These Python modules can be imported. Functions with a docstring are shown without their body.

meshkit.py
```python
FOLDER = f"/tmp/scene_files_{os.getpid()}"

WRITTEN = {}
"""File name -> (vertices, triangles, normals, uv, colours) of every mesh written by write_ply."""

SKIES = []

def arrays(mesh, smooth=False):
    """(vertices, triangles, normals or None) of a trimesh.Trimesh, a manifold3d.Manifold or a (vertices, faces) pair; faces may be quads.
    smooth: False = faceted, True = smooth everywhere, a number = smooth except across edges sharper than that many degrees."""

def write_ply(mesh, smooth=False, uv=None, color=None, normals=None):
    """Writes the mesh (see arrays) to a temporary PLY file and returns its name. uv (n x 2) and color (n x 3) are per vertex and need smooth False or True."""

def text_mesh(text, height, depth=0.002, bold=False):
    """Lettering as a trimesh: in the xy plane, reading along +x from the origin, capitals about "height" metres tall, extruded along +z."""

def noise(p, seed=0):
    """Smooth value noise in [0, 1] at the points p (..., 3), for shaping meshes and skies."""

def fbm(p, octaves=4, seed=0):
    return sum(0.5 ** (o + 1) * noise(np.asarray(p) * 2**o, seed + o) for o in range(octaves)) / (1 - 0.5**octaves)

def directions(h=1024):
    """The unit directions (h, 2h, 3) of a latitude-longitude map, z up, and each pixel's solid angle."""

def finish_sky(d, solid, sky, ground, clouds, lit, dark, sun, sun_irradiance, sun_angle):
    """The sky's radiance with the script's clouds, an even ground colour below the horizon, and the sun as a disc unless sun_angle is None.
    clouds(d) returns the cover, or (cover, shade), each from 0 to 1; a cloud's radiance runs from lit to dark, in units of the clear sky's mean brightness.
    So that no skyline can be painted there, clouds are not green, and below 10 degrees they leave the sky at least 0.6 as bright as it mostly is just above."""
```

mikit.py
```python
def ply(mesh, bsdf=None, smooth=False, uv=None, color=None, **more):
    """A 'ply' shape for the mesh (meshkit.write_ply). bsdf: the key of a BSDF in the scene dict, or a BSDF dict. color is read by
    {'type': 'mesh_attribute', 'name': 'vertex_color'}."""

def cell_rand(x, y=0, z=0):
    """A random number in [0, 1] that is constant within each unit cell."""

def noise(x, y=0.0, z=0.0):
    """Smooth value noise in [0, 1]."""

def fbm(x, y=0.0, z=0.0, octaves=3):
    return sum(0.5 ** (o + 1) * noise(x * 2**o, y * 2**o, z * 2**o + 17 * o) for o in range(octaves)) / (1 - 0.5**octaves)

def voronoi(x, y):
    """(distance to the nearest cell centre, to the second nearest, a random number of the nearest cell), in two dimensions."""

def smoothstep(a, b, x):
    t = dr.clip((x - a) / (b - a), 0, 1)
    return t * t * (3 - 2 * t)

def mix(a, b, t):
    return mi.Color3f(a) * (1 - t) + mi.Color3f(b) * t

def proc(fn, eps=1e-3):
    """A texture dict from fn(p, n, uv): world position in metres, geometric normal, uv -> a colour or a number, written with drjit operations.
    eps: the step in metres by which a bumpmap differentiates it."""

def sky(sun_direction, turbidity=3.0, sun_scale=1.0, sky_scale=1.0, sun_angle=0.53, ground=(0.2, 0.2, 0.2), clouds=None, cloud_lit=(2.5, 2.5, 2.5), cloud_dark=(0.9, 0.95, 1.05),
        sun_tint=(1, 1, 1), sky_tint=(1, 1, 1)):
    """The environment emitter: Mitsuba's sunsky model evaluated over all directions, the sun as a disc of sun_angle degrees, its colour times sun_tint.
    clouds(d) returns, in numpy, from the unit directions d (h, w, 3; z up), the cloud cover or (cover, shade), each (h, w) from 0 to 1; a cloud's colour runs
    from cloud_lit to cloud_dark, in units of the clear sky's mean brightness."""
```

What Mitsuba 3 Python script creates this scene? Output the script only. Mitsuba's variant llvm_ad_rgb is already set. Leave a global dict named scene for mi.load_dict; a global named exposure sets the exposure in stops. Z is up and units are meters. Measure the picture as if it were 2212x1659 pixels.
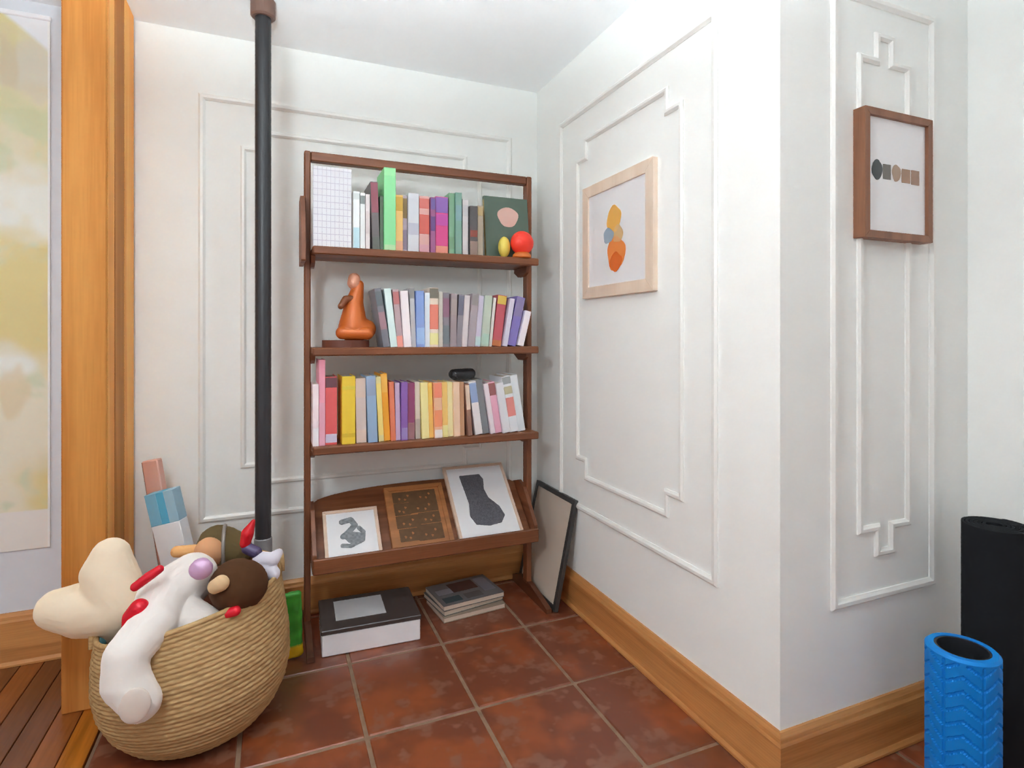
import math, random
import numpy as np
import trimesh, manifold3d, shapely
from shapely.geometry import Polygon, LineString
import mitsuba as mi
import drjit as dr
import mikit, meshkit
from mikit import noise, fbm, smoothstep, mix

T = mi.ScalarTransform4f
scene, labels = {}, {}
rng = random.Random(7)

# ------------------------------------------------------------------ camera, light, exposure
F_PX, YAW, HORIZON, EYE = 1237.0, 0.3952, 727.0, 1.2
scene['camera'] = {'type': 'perspective', 'fov': 2 * math.degrees(math.atan(1106.0 / F_PX)), 'fov_axis': 'x', 'near_clip': 0.02, 'far_clip': 100.0,
                   'principal_point_offset_y': (829.5 - HORIZON) / 1659.0,
                   'to_world': T().look_at(origin=[0, 0, EYE], target=[math.sin(YAW), math.cos(YAW), EYE], up=[0, 0, 1])}
exposure = 0.35
DAY_REAR, DAY_LEFT, LAMP, UPLIGHT = (0.55, 0.61, 0.63), (0.55, 0.62, 0.645), (46, 52, 55), (1200, 1335, 1390)        # two off-camera windows, a globe lamp, an uplighter
scene['sky'] = {'type': 'constant', 'radiance': {'type': 'rgb', 'value': [0.8, 0.85, 0.95]}}

# ------------------------------------------------------------------ colours and materials
def lin(c):
    return [((x / 255) / 12.92 if x / 255 < 0.04045 else ((x / 255 + 0.055) / 1.055) ** 2.4) for x in c]

def rgb(c):
    return {'type': 'rgb', 'value': lin(c)}

def plain(key, c, rough=0.6, spec=0.3, **more):
    scene[key] = {'type': 'twosided', 'bsdf': {'type': 'principled', 'base_color': rgb(c) if not isinstance(c, dict) else c, 'roughness': rough, 'specular': spec, **more}}
    return key

def matte(key, c):
    scene[key] = {'type': 'twosided', 'bsdf': {'type': 'diffuse', 'reflectance': rgb(c) if not isinstance(c, dict) else c}}
    return key

def wood_fn(dark, light, axis, ring=55.0, stretch=0.06, shift=0.0):
    a, b = lin(dark), lin(light)
    def fn(p, n, uv):
        q = [p.x + shift, p.y + shift * 0.7, p.z]
        q[axis] = q[axis] * stretch
        w = fbm(q[0] * 22, q[1] * 22, q[2] * 22, 3)
        fine = noise(q[0] * 260, q[1] * 260, q[2] * 260)
        g = 0.5 + 0.5 * dr.sin((q[0] + q[1] * 0.7 + q[2] * 0.8) * ring + w * 9)
        return mix(a, b, dr.clip(0.35 * g + 0.5 * w + 0.22 * fine, 0, 1))
    return fn

def wood(key, dark, light, axis, rough=0.42, spec=0.35, **k):
    return plain(key, mikit.proc(wood_fn(dark, light, axis, **k)), rough, spec)

def paint_fn(c, amp=0.02):
    a, b = [x * (1 - amp) for x in lin(c)], [min(1, x * (1 + amp)) for x in lin(c)]
    return lambda p, n, uv: mix(a, b, fbm(p.x * 3, p.y * 3, p.z * 3, 3))

matte('paint_warm', mikit.proc(paint_fn((236, 238, 235))))
matte('paint_cool', mikit.proc(paint_fn((214, 217, 223))))
matte('paint_ceiling', mikit.proc(paint_fn((246, 250, 252), 0.004)))
plain('paint_trim', (236, 236, 232), 0.5, 0.2)
wood('oak_x', (152, 90, 42), (208, 148, 88), 0)
wood('oak_y', (156, 92, 44), (212, 150, 90), 1)
wood('pine_z', (160, 90, 34), (204, 140, 74), 2, 0.6, 0.12, ring=40, stretch=0.035)
wood('pine_z_dark', (228, 134, 54), (252, 192, 112), 2, 0.6, 0.12, ring=46, stretch=0.035, shift=3.1)
wood('teak_x', (74, 38, 20), (126, 76, 47), 0)
wood('teak_y', (74, 38, 20), (126, 76, 47), 1)
wood('teak_z', (74, 38, 20), (126, 76, 47), 2)
wood('dark_teak_y', (44, 22, 12), (84, 48, 28), 1)
for i, (d, l) in enumerate((((128, 66, 12), (186, 110, 36)), ((110, 58, 22), (148, 84, 40)), ((78, 42, 18), (112, 64, 32)))):
    wood(f'plank_{i}', d, l, 1, rough=0.3, shift=i * 1.7)

def tile_fn(p, n, uv):
    a = fbm(p.x * 7, p.y * 7, 3.0, 4)
    b = fbm(p.x * 23 + 5, p.y * 23, 1.0, 3)
    c = mix(lin((98, 50, 33)), lin((126, 62, 34)), smoothstep(0.35, 0.7, a))
    c = mix(c, lin((120, 82, 64)), 0.7 * smoothstep(0.55, 0.75, b))
    return mix(c, lin((84, 46, 31)), 0.7 * smoothstep(0.55, 0.8, noise(p.x * 4 + 9, p.y * 4, 2.0)))
plain('terracotta', mikit.proc(tile_fn), 0.38, 0.4)
matte('grout', mikit.proc(lambda p, n, uv: mix(lin((104, 82, 66)), lin((136, 112, 92)), fbm(p.x * 40, p.y * 40, 0, 2))))

def seagrass_fn(p, n, uv):
    a = noise(p.x * 60, p.y * 60, p.z * 260)
    b = fbm(p.x * 9, p.y * 9, p.z * 26, 3)
    return mix(lin((136, 103, 66)), lin((188, 156, 112)), dr.clip(0.5 * a + 0.6 * b, 0, 1))
matte('seagrass', mikit.proc(seagrass_fn))

def map_fn(p, n, uv):
    w1 = fbm(p.x * 3.2 + 7, p.z * 3.2, 0.3, 4)
    w2 = fbm(p.x * 6 + w1 * 2, p.z * 6 + 4, 5.0, 4)
    c = mix(lin((232, 226, 204)), lin((222, 206, 146)), smoothstep(0.44, 0.62, w1))
    c = mix(c, lin((206, 214, 186)), smoothstep(0.52, 0.68, w2))
    c = mix(c, lin((234, 238, 232)), smoothstep(0.5, 0.72, fbm(p.x * 4.5 + 2, p.z * 5.5, 9.0, 3)) * 0.9)
    c = mix(c, lin((220, 200, 160)), 0.6 * smoothstep(0.6, 0.75, fbm(p.x * 9, p.z * 3, 2.0, 3)))
    high = smoothstep(1.65, 2.2, p.z)
    c = mix(c, mix(lin((204, 192, 162)), lin((212, 206, 146)), smoothstep(0.42, 0.6, w2)), high * 0.55)
    sea = smoothstep(0.0, 0.03, (p.z - 2.385) + 0.9 * (p.x + 0.925) + 0.04 * (w2 - 0.5))     # the pale sea in the upper right corner
    c = mix(c, lin((232, 234, 238)), sea)
    c = mix(c, lin((232, 228, 222)), 1 - smoothstep(0.555, 0.562, p.z))
    edge = smoothstep(-0.777, -0.772, p.x)
    return mix(c, lin((234, 234, 232)), edge)
plain('map_print', mikit.proc(map_fn), 0.5, 0.25)

def grid_fn(p, n, uv):
    gx = dr.abs(p.x * 62.5 - dr.floor(p.x * 62.5) - 0.5)
    gz = dr.abs(p.z * 40 - dr.floor(p.z * 40) - 0.5)
    k = dr.maximum(smoothstep(0.42, 0.47, gx), smoothstep(0.43, 0.47, gz))
    return mix(lin((218, 219, 225)), lin((186, 182, 196)), k)
plain('grid_paper', mikit.proc(grid_fn), 0.7, 0.1)
scene['cover'] = {'type': 'twosided', 'bsdf': {'type': 'principled', 'base_color': {'type': 'mesh_attribute', 'name': 'vertex_color'}, 'roughness': 0.45, 'specular': 0.35}}
scene['plush_fur'] = {'type': 'twosided', 'bsdf': {'type': 'principled', 'base_color': {'type': 'mesh_attribute', 'name': 'vertex_color'}, 'roughness': 0.95, 'specular': 0.05, 'sheen': 0.3}}
matte('page_paper', (232, 226, 212))
plain('black_iron', (26, 26, 28), 0.42, 0.4)
plain('rust_iron', (96, 72, 62), 0.5, 0.4)
plain('grey_paint', (128, 128, 130), 0.5, 0.3)
plain('black_paint', (44, 43, 42), 0.45, 0.35)
plain('white_card', (238, 238, 242), 0.5, 0.3)
plain('grey_card', (206, 207, 210), 0.5, 0.3)
plain('print_paper', (232, 231, 233), 0.55, 0.25)
plain('cream_paper', (206, 190, 174), 0.55, 0.25)
plain('black_card', (48, 40, 38), 0.35, 0.4)
wood('maple_z', (222, 196, 172), (240, 218, 198), 2)
wood('ash_x', (206, 176, 154), (228, 202, 182), 0)
wood('walnut_z', (100, 62, 42), (146, 98, 70), 2)
wood('cherry_x', (132, 82, 46), (176, 116, 70), 0)
plain('walnut_print', mikit.proc(lambda p, n, uv: mix(lin((74, 52, 36)), lin((96, 68, 44)), fbm(p.x * 60, p.y * 60, p.z * 60, 2))), 0.6, 0.2)
plain('ink_grey', mikit.proc(lambda p, n, uv: mix(lin((66, 65, 70)), lin((98, 97, 102)), noise(p.x * 300, p.y * 200, p.z * 200))), 0.6, 0.2)
plain('ink_soft', mikit.proc(lambda p, n, uv: mix(lin((96, 100, 102)), lin((150, 154, 158)), noise(p.x * 120, p.y * 120, p.z * 120))), 0.6, 0.2)
plain('foam_blue', (3, 114, 198), 0.6, 0.25)
plain('core_black', (24, 24, 26), 0.4, 0.4)
plain('mat_black', (19, 19, 20), 0.85, 0.03)

# ------------------------------------------------------------------ helpers
def place_key(name, parent=None):
    key = name if parent is None else parent + '__' + name
    if key not in USED:
        USED.add(key); return key
    i = 1
    while f'{key}_{i:03d}' in USED:
        i += 1
    key = f'{key}_{i:03d}'
    USED.add(key); return key
USED = set()

def thing(name, label, category, group=None):
    key = place_key(name)
    labels[key] = {'label': label, 'category': category}
    if group: labels[key]['group'] = group
    return key

def add(name, mesh, bsdf, parent=None, smooth=False, label=None, color=None, kind=None, **more):
    key = place_key(name, parent)
    if color is not None:
        v, f, n = meshkit.arrays(mesh, smooth)
        cols = np.tile(lin(color), (len(v), 1)) if not isinstance(color, np.ndarray) else color
        m2 = trimesh.Trimesh(v, f, process=False)
        scene[key] = mikit.ply(m2, bsdf, smooth=(True if smooth is True else False), color=cols, **more) if smooth in (True, False) else mikit.ply(m2, bsdf, smooth=True, color=cols, **more)
    else:
        scene[key] = mikit.ply(mesh, bsdf, smooth=smooth, **more)
    if label or kind:
        labels.setdefault(key, {})
        if label: labels[key]['label'] = label
        if kind: labels[key]['kind'] = kind
    return key

def solo(name, label, category, mesh, bsdf, group=None, **k):
    key = add(name, mesh, bsdf, None, **k)
    labels[key] = {'label': label, 'category': category}
    if group: labels[key]['group'] = group
    return key

def box(x0, x1, y0, y1, z0, z1, bev=0.0):
    if bev <= 0:
        return trimesh.creation.box(bounds=[[x0, y0, z0], [x1, y1, z1]])
    b = min(bev, (x1 - x0) / 2.01, (y1 - y0) / 2.01, (z1 - z0) / 2.01)
    pts = []
    for sx in (0, 1):
        for sy in (0, 1):
            for sz in (0, 1):
                c = np.array([(x0, x1)[sx], (y0, y1)[sy], (z0, z1)[sz]], float)
                d = np.array([1 - 2 * sx, 1 - 2 * sy, 1 - 2 * sz]) * b
                for k in range(3):
                    q = c + d; q[k] = c[k]; pts.append(q)
    return trimesh.convex.convex_hull(np.array(pts))

def cat(*ms):
    return trimesh.util.concatenate(list(ms))

def moved(mesh, M):
    m = mesh.copy(); m.apply_transform(M); return m

def frame_matrix(o, x, y, z):
    M = np.eye(4); M[:3, 0], M[:3, 1], M[:3, 2], M[:3, 3] = x, y, z, o
    return M

def rot(axis, deg, point=(0, 0, 0)):
    return trimesh.transformations.rotation_matrix(math.radians(deg), axis, point)

def prism(poly, h):
    return trimesh.creation.extrude_polygon(poly, h, engine='earcut')

def lathe(profile, n=64):
    return trimesh.creation.revolve(np.array(profile, float), sections=n)

def cyl(x, y, z0, z1, r, n=40, bev=0.0):
    if bev: prof = [(0, z0), (r - bev, z0), (r, z0 + bev), (r, z1 - bev), (r - bev, z1), (0, z1)]
    else: prof = [(0, z0), (r, z0), (r, z1), (0, z1)]
    m = lathe(prof, n); m.apply_translation((x, y, 0)); return m

def soft(bones, edge=0.012, rounds=14, shrink=0.0):
    parts = []
    for bone in bones:
        cloud = []
        for p, r in bone:
            s = manifold3d.Manifold.sphere(r, 28).translate(list(map(float, p)))
            cloud.append(s)
        parts.append(manifold3d.Manifold.batch_hull(cloud) if len(cloud) > 1 else cloud[0])
    m = manifold3d.Manifold.batch_boolean(parts, manifold3d.OpType.Add) if len(parts) > 1 else parts[0]
    mm = m.refine_to_length(edge).to_mesh()
    t = trimesh.Trimesh(mm.vert_properties[:, :3], mm.tri_verts, process=True)
    trimesh.smoothing.filter_taubin(t, lamb=0.5, nu=0.52, iterations=rounds)
    return t

def furry(t, amp=0.0025, scale=45, seed=0):
    v = t.vertices
    t.vertices = v + t.vertex_normals * ((meshkit.fbm(v * scale, 3, seed) - 0.5) * 2 * amp)[:, None]
    return t

def ellipsoid(c, r, sub=3, M=None):
    s = trimesh.creation.icosphere(subdivisions=sub)
    s.apply_scale(r)
    if M is not None: s.apply_transform(M)
    s.apply_translation(c)
    return s

def moulding(path, O, U, V, N, w=0.013, h=0.011):
    """A closed rectilinear moulding; path in the wall's plane (U, V), profile standing out along N."""
    prof = [(-w, 0.0), (-w, 0.005), (-w * 0.45, h), (w * 0.3, h), (w * 0.7, 0.006), (w, 0.004), (w, 0.0)]
    P = np.array(path, float); n = len(P)
    if shapely.LinearRing(P).is_ccw is False: P = P[::-1]
    rings = []
    for i in range(n):
        d0 = P[i] - P[i - 1]; d1 = P[(i + 1) % n] - P[i]
        d0 /= np.linalg.norm(d0); d1 /= np.linalg.norm(d1)
        m = np.array([-d0[1], d0[0]]) + np.array([-d1[1], d1[0]])
        rings.append([np.array(O) + (P[i][0] + m[0] * a) * np.array(U) + (P[i][1] + m[1] * a) * np.array(V) + b * np.array(N) for a, b in prof])
    k = len(prof)
    v = np.array(rings).reshape(-1, 3)
    f = []
    for i in range(n):
        j = (i + 1) % n
        for a in range(k):
            b = (a + 1) % k
            f += [[i * k + a, j * k + a, j * k + b], [i * k + a, j * k + b, i * k + b]]
    t = trimesh.Trimesh(v, f, process=False)
    trimesh.repair.fix_normals(t)
    return t

def notched(a0, a1, b0, b1, n):
    return [(a0 + n, b0), (a1 - n, b0), (a1 - n, b0 + n), (a1, b0 + n), (a1, b1 - n), (a1 - n, b1 - n), (a1 - n, b1), (a0 + n, b1), (a0 + n, b1 - n), (a0, b1 - n), (a0, b0 + n), (a0 + n, b0 + n)]

def rect(a0, a1, b0, b1):
    return [(a0, b0), (a1, b0), (a1, b1), (a0, b1)]

# ------------------------------------------------------------------ the room
XR, YB, YP, XF, ZC = 1.24, 2.642, 1.127, 2.046, 2.44
XL, YR = -3.0, -2.6
SPLIT = -0.55                                        # where the back wall changes its paint, hidden behind the wooden post

def struct(name, mesh, bsdf, parent=None, **k):
    key = add(name, mesh, bsdf, parent, **k)
    if parent is None: labels[key] = {'kind': 'structure'}
    return key

struct('ceiling', box(XL - .15, XF + .15, YR - .15, YB + .15, ZC, ZC + 0.12), 'paint_ceiling')
wb = struct('wall_back', box(SPLIT, XR, YB, YB + .12, -0.02, ZC), 'paint_warm')
struct('wall_back_left', box(XL, SPLIT, YB, YB + .12, -0.02, ZC), 'paint_cool')
wr = struct('wall_right', box(XR, XR + .12, YP + .12, YB + .12, -0.02, ZC), 'paint_warm')
wp = struct('wall_return', box(XR, XF, YP, YP + .12, -0.02, ZC), 'paint_warm')
struct('wall_far_right', box(XF, XF + .12, YR, YP + .12, -0.02, ZC), 'paint_warm')

def wall_with_window(name, along, const, thick, span, win, bsdf):
    a0, a1 = span; w0, w1, s0, s1 = win
    lo, hi = sorted((const, const + thick))
    pieces = []
    for p0, p1, z0, z1 in ((a0, w0, -.02, ZC), (w1, a1, -.02, ZC), (w0, w1, -.02, s0), (w0, w1, s1, ZC)):
        pieces.append(box(p0, p1, lo, hi, z0, z1) if along == 'x' else box(lo, hi, p0, p1, z0, z1))
    struct(name, cat(*pieces), bsdf)

def window(name, along, const, out, win, radiance):
    w0, w1, s0, s1 = win
    w = struct(name, None_frame(along, const, out, win), 'paint_trim')
    v = [(w0, s0), (w1, s0), (w1, s1), (w0, s1)]
    c = const + out * 0.06
    pts = np.array([(a, c, z) if along == 'x' else (c, a, z) for a, z in v])
    pane = trimesh.Trimesh(pts, [[0, 1, 2], [0, 2, 3]], process=False)
    want = np.array([0, -out, 0]) if along == 'x' else np.array([-out, 0, 0])
    if pane.face_normals[0] @ want < 0: pane.invert()
    key = place_key('pane', w)
    scene[key] = {**mikit.ply(pane, 'white_card'), 'emitter': {'type': 'area', 'radiance': {'type': 'rgb', 'value': list(radiance)}}}

def None_frame(along, const, out, win):
    w0, w1, s0, s1 = win
    lo, hi = sorted((const + out * 0.02, const + out * 0.055))
    bars = [(w0, w0 + .05, s0, s1), (w1 - .05, w1, s0, s1), (w0 + .05, w1 - .05, s0, s0 + .05), (w0 + .05, w1 - .05, s1 - .05, s1), ((w0 + w1) / 2 - .02, (w0 + w1) / 2 + .02, s0 + .05, s1 - .05)]
    return cat(*[box(a, b, lo, hi, z0, z1) if along == 'x' else box(lo, hi, a, b, z0, z1) for a, b, z0, z1 in bars])

WIN_REAR, WIN_LEFT = (-2.5, 1.0, 0.75, 2.3), (-1.6, 1.6, 0.6, 2.3)
wall_with_window('wall_rear', 'x', YR, -0.12, (XL, XF), WIN_REAR, 'paint_warm')
wall_with_window('wall_left', 'y', XL, -0.12, (YR - .12, YB + .12), WIN_LEFT, 'paint_cool')
window('window_1', 'x', YR, -1, WIN_REAR, DAY_REAR)
window('window_2', 'y', XL, -1, WIN_LEFT, DAY_LEFT)

# a globe pendant hanging above the picture's upper edge
t = thing('pendant_lamp', 'white glass globe pendant hanging from the ceiling in front of the bookshelf', 'lamp')
LX, LY, LZ, LR = -0.42, 0.66, 1.80, 0.13
def lathe_at(prof, x, y, n=48):
    m = lathe(prof, n); m.apply_translation((x, y, 0)); return m
add('cord', cyl(LX, LY, LZ + LR + .03, ZC - .025, .004, 12), 'grey_paint', t, smooth=30)
add('ceiling_rose', lathe_at([(0, ZC - .025), (.04, ZC - .025), (.05, ZC - .001), (0, ZC - .001)], LX, LY), 'paint_trim', t, smooth=30)
add('cap', lathe_at([(0, LZ + LR - .008), (.045, LZ + LR - .006), (.03, LZ + LR + .03), (0, LZ + LR + .03)], LX, LY), 'grey_paint', t, smooth=30)
globe = trimesh.creation.icosphere(subdivisions=3, radius=LR); globe.apply_translation((LX, LY, LZ))
scene[place_key('globe', t)] = {**mikit.ply(globe, 'paint_trim'), 'emitter': {'type': 'area', 'radiance': {'type': 'rgb', 'value': list(LAMP)}}}

t = thing('bowl_lamp', 'white bowl uplighter hanging on three rods from the ceiling above the camera', 'lamp')
UX, UY = -0.08, 0.45
for q in range(3):
    a = 2 * math.pi * q / 3
    add('rod', cyl(UX + .172 * math.cos(a), UY + .172 * math.sin(a), 1.755, ZC - .001, .003, 10), 'grey_paint', t, smooth=30)
add('bowl', lathe_at([(0, 1.64), (.06, 1.65), (.13, 1.685), (.18, 1.755), (.165, 1.756), (.12, 1.70), (.06, 1.665), (0, 1.655)], UX, UY), 'paint_trim', t, smooth=30)
disc = trimesh.creation.cylinder(radius=.10, height=.004, sections=48); disc.apply_translation((UX, UY, 1.70))
scene[place_key('bulb_glass', t)] = {**mikit.ply(disc, 'paint_trim'), 'emitter': {'type': 'area', 'radiance': {'type': 'rgb', 'value': list(UPLIGHT)}}}

# floor: mortar bed, terracotta tiles one by one, wood strips one by one left of the seam
SEAM = -0.486
fl = struct('floor', box(SEAM, XF, YR, YB, -0.05, -0.004), 'grout')
struct('floor_wood', box(XL, SEAM, YR, YB, -0.05, -0.018), 'black_card')
gap, tx, ty = 0.006, 0.3515, 0.42
def tile_mesh(w, d):
    return box(-w / 2, w / 2, -d / 2, d / 2, -0.02, 0.0, 0.0035)
tile_ply = {}
xs = [SEAM + 0.004] + [0.2595 + tx * k for k in range(-1, 6) if -0.47 < 0.2595 + tx * k]
xs = [SEAM + 0.002, -0.0920, 0.2595, 0.611, 0.9625, 1.314, 1.6655, 2.017, XF]
ys = [1.75 + ty * k for k in range(-11, 3)] + [YB]
ys = [YR] + [y for y in ys if y > YR + 0.05]
for i in range(len(xs) - 1):
    for j in range(len(ys) - 1):
        x0, x1, y0, y1 = xs[i] + gap, xs[i + 1] - gap, ys[j] + gap, ys[j + 1] - gap
        cuts = [(x0, x1, y0, y1)]
        if y1 > YP and x1 > XR:                                   # tiles cut round the corner of the wall
            cuts = [(x0, min(x1, XR), y0, y1)] if y0 >= YP else [(x0, min(x1, XR), y0, y1), (max(x0, XR + .0005), x1, y0, YP)]
        for a0, a1, b0, b1 in cuts:
            if a1 - a0 < 0.02 or b1 - b0 < 0.02: continue
            k = (round(a1 - a0, 3), round(b1 - b0, 3))
            if k not in tile_ply: tile_ply[k] = mikit.ply(tile_mesh(*k), 'terracotta')
            key = place_key('tile', fl)
            scene[key] = {**tile_ply[k], 'to_world': T().translate([(a0 + a1) / 2, (b0 + b1) / 2, rng.uniform(-0.0012, 0.0)])}
pw = 0.072
strip = {}
for i in range(14):
    x1 = SEAM - 0.004 - i * pw
    b = [0, 1, 2, 2, 1, 2, 2, 1, 2, 2, 1, 2, 2, 1][i]
    cut = [0.9, 1.6, 1.2, 0.7, 1.9, 1.1, 1.4, 0.8, 1.7, 1.0, 1.3, 1.8, 0.9, 1.5][i]
    for y0, y1, bb in ((YR, cut, (b + 1) % 3), (cut, YB, b)):
        add('plank', box(x1 - pw + .0012, x1 - .0012, y0 + .001, y1 - .001, -0.018, 0.0, 0.0015), f'plank_{bb}', 'floor_wood')
x1 = SEAM - 0.004 - 14 * pw
i = 0
while x1 - 0.15 > XL:
    add('plank', box(x1 - .15 + .0012, x1 - .0012, YR + .001, YB, -0.018, 0.0, 0.0015), f'plank_{i % 3}', 'floor_wood'); x1 -= 0.15; i += 1

# baseboards: a flat board with a sloping cap and a shoe strip
def base_profile(h=0.155, t=0.02):
    return [(0, 0.001), (t + .008, 0.001), (t + .008, .008), (t, .018), (t, h - .03), (t - .004, h - .022), (t - .006, h - .012), (.007, h), (0, h)]
def baseboard(name, p0, p1, out, bsdf, h=0.155, m0=0.0, m1=0.0):
    p0, p1, out = np.array(p0, float), np.array(p1, float), np.array(out, float)
    d = (p1 - p0) / np.linalg.norm(p1 - p0)
    prof = base_profile(h)
    A = [np.append(p0 + out * a - d * a * m0, z) for a, z in prof]
    B = [np.append(p1 + out * a + d * a * m1, z) for a, z in prof]
    k = len(prof); f = []
    for a in range(k):
        b = (a + 1) % k
        f += [[a, b, k + b], [a, k + b, k + a]]
    f += [[0, a + 1, a] for a in range(1, k - 1)] + [[k, k + a, k + a + 1] for a in range(1, k - 1)]
    t = trimesh.Trimesh(np.array(A + B), f, process=False); trimesh.repair.fix_normals(t)
    struct(name, t, bsdf)
baseboard('baseboard_back', (-0.488, YB), (XR - .029, YB), (0, -1), 'oak_x')
baseboard('baseboard_back_left', (XL, YB), (-0.612, YB), (0, -1), 'oak_x', 0.19)
baseboard('baseboard_right', (XR, YB), (XR, YP), (-1, 0), 'oak_y', m1=1.0)
baseboard('baseboard_return', (XR, YP), (XF - .029, YP), (0, -1), 'oak_x', m0=1.0)
baseboard('baseboard_far_right', (XF, YP), (XF, YR), (-1, 0), 'oak_y')

# panel mouldings
def wall_panels(wall, O, U, V, N, outer, inner, notch):
    add('outer_moulding', moulding(rect(*outer), O, U, V, N), 'paint_trim', wall, smooth=25)
    add('inner_moulding', moulding(notched(*inner, notch), O, U, V, N, 0.011, 0.010), 'paint_trim', wall, smooth=25)
wall_panels(wr, (XR, 0, 0), (0, 1, 0), (0, 0, 1), (-1, 0, 0), (1.368, 2.372, 0.455, 2.178), (1.523, 2.217, 0.595, 2.04), 0.075)
wall_panels(wp, (0, YP, 0), (1, 0, 0), (0, 0, 1), (0, -1, 0), (1.44, 1.864, 0.452, 2.165), (1.543, 1.751, 0.574, 2.07), 0.073)
wall_panels(wb, (0, YB, 0), (1, 0, 0), (0, 0, 1), (0, -1, 0), (-0.268, 1.085, 0.452, 2.178), (-0.115, 0.93, 0.585, 2.06), 0.075)

# ------------------------------------------------------------------ wooden post at the seam of the two floors
t = thing('wooden_post', 'tall orange pine post from floor to ceiling between the wall map and the black pole', 'post')
PX0, PX1, PY0, PY1 = -0.620, -0.498, 2.222, 2.612
add('core', box(PX0 + .012, PX1 - .012, PY0 + .012, PY1, 0.0, ZC, 0), 'pine_z_dark', t)
add('front_board', box(PX0, PX1, PY0, PY0 + .0115, 0.0, ZC, 0.004), 'pine_z', t)
for a, b, m in ((PY0 + .0125, 2.32, 'pine_z_dark'), (2.323, 2.46, 'pine_z'), (2.463, PY1, 'pine_z_dark')):
    add('side_board', box(PX1 - .0115, PX1, a, b, 0.0, ZC, 0.003), m, t)
add('left_board', box(PX0, PX0 + .0115, PY0 + .0125, PY1, 0.0, ZC, 0.003), 'pine_z', t)

# wall map
mesh = box(-1.95, -0.768, 2.634, 2.6395, 0.416, 2.384)
t = thing('wall_map', 'large pale yellow and green wall map hanging left of the wooden post', 'map')
add('sheet', mesh, 'map_print', t)
add('hanging_rail', box(-1.96, -0.764, 2.626, 2.640, 2.374, 2.392, .003), 'white_card', t)

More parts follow.
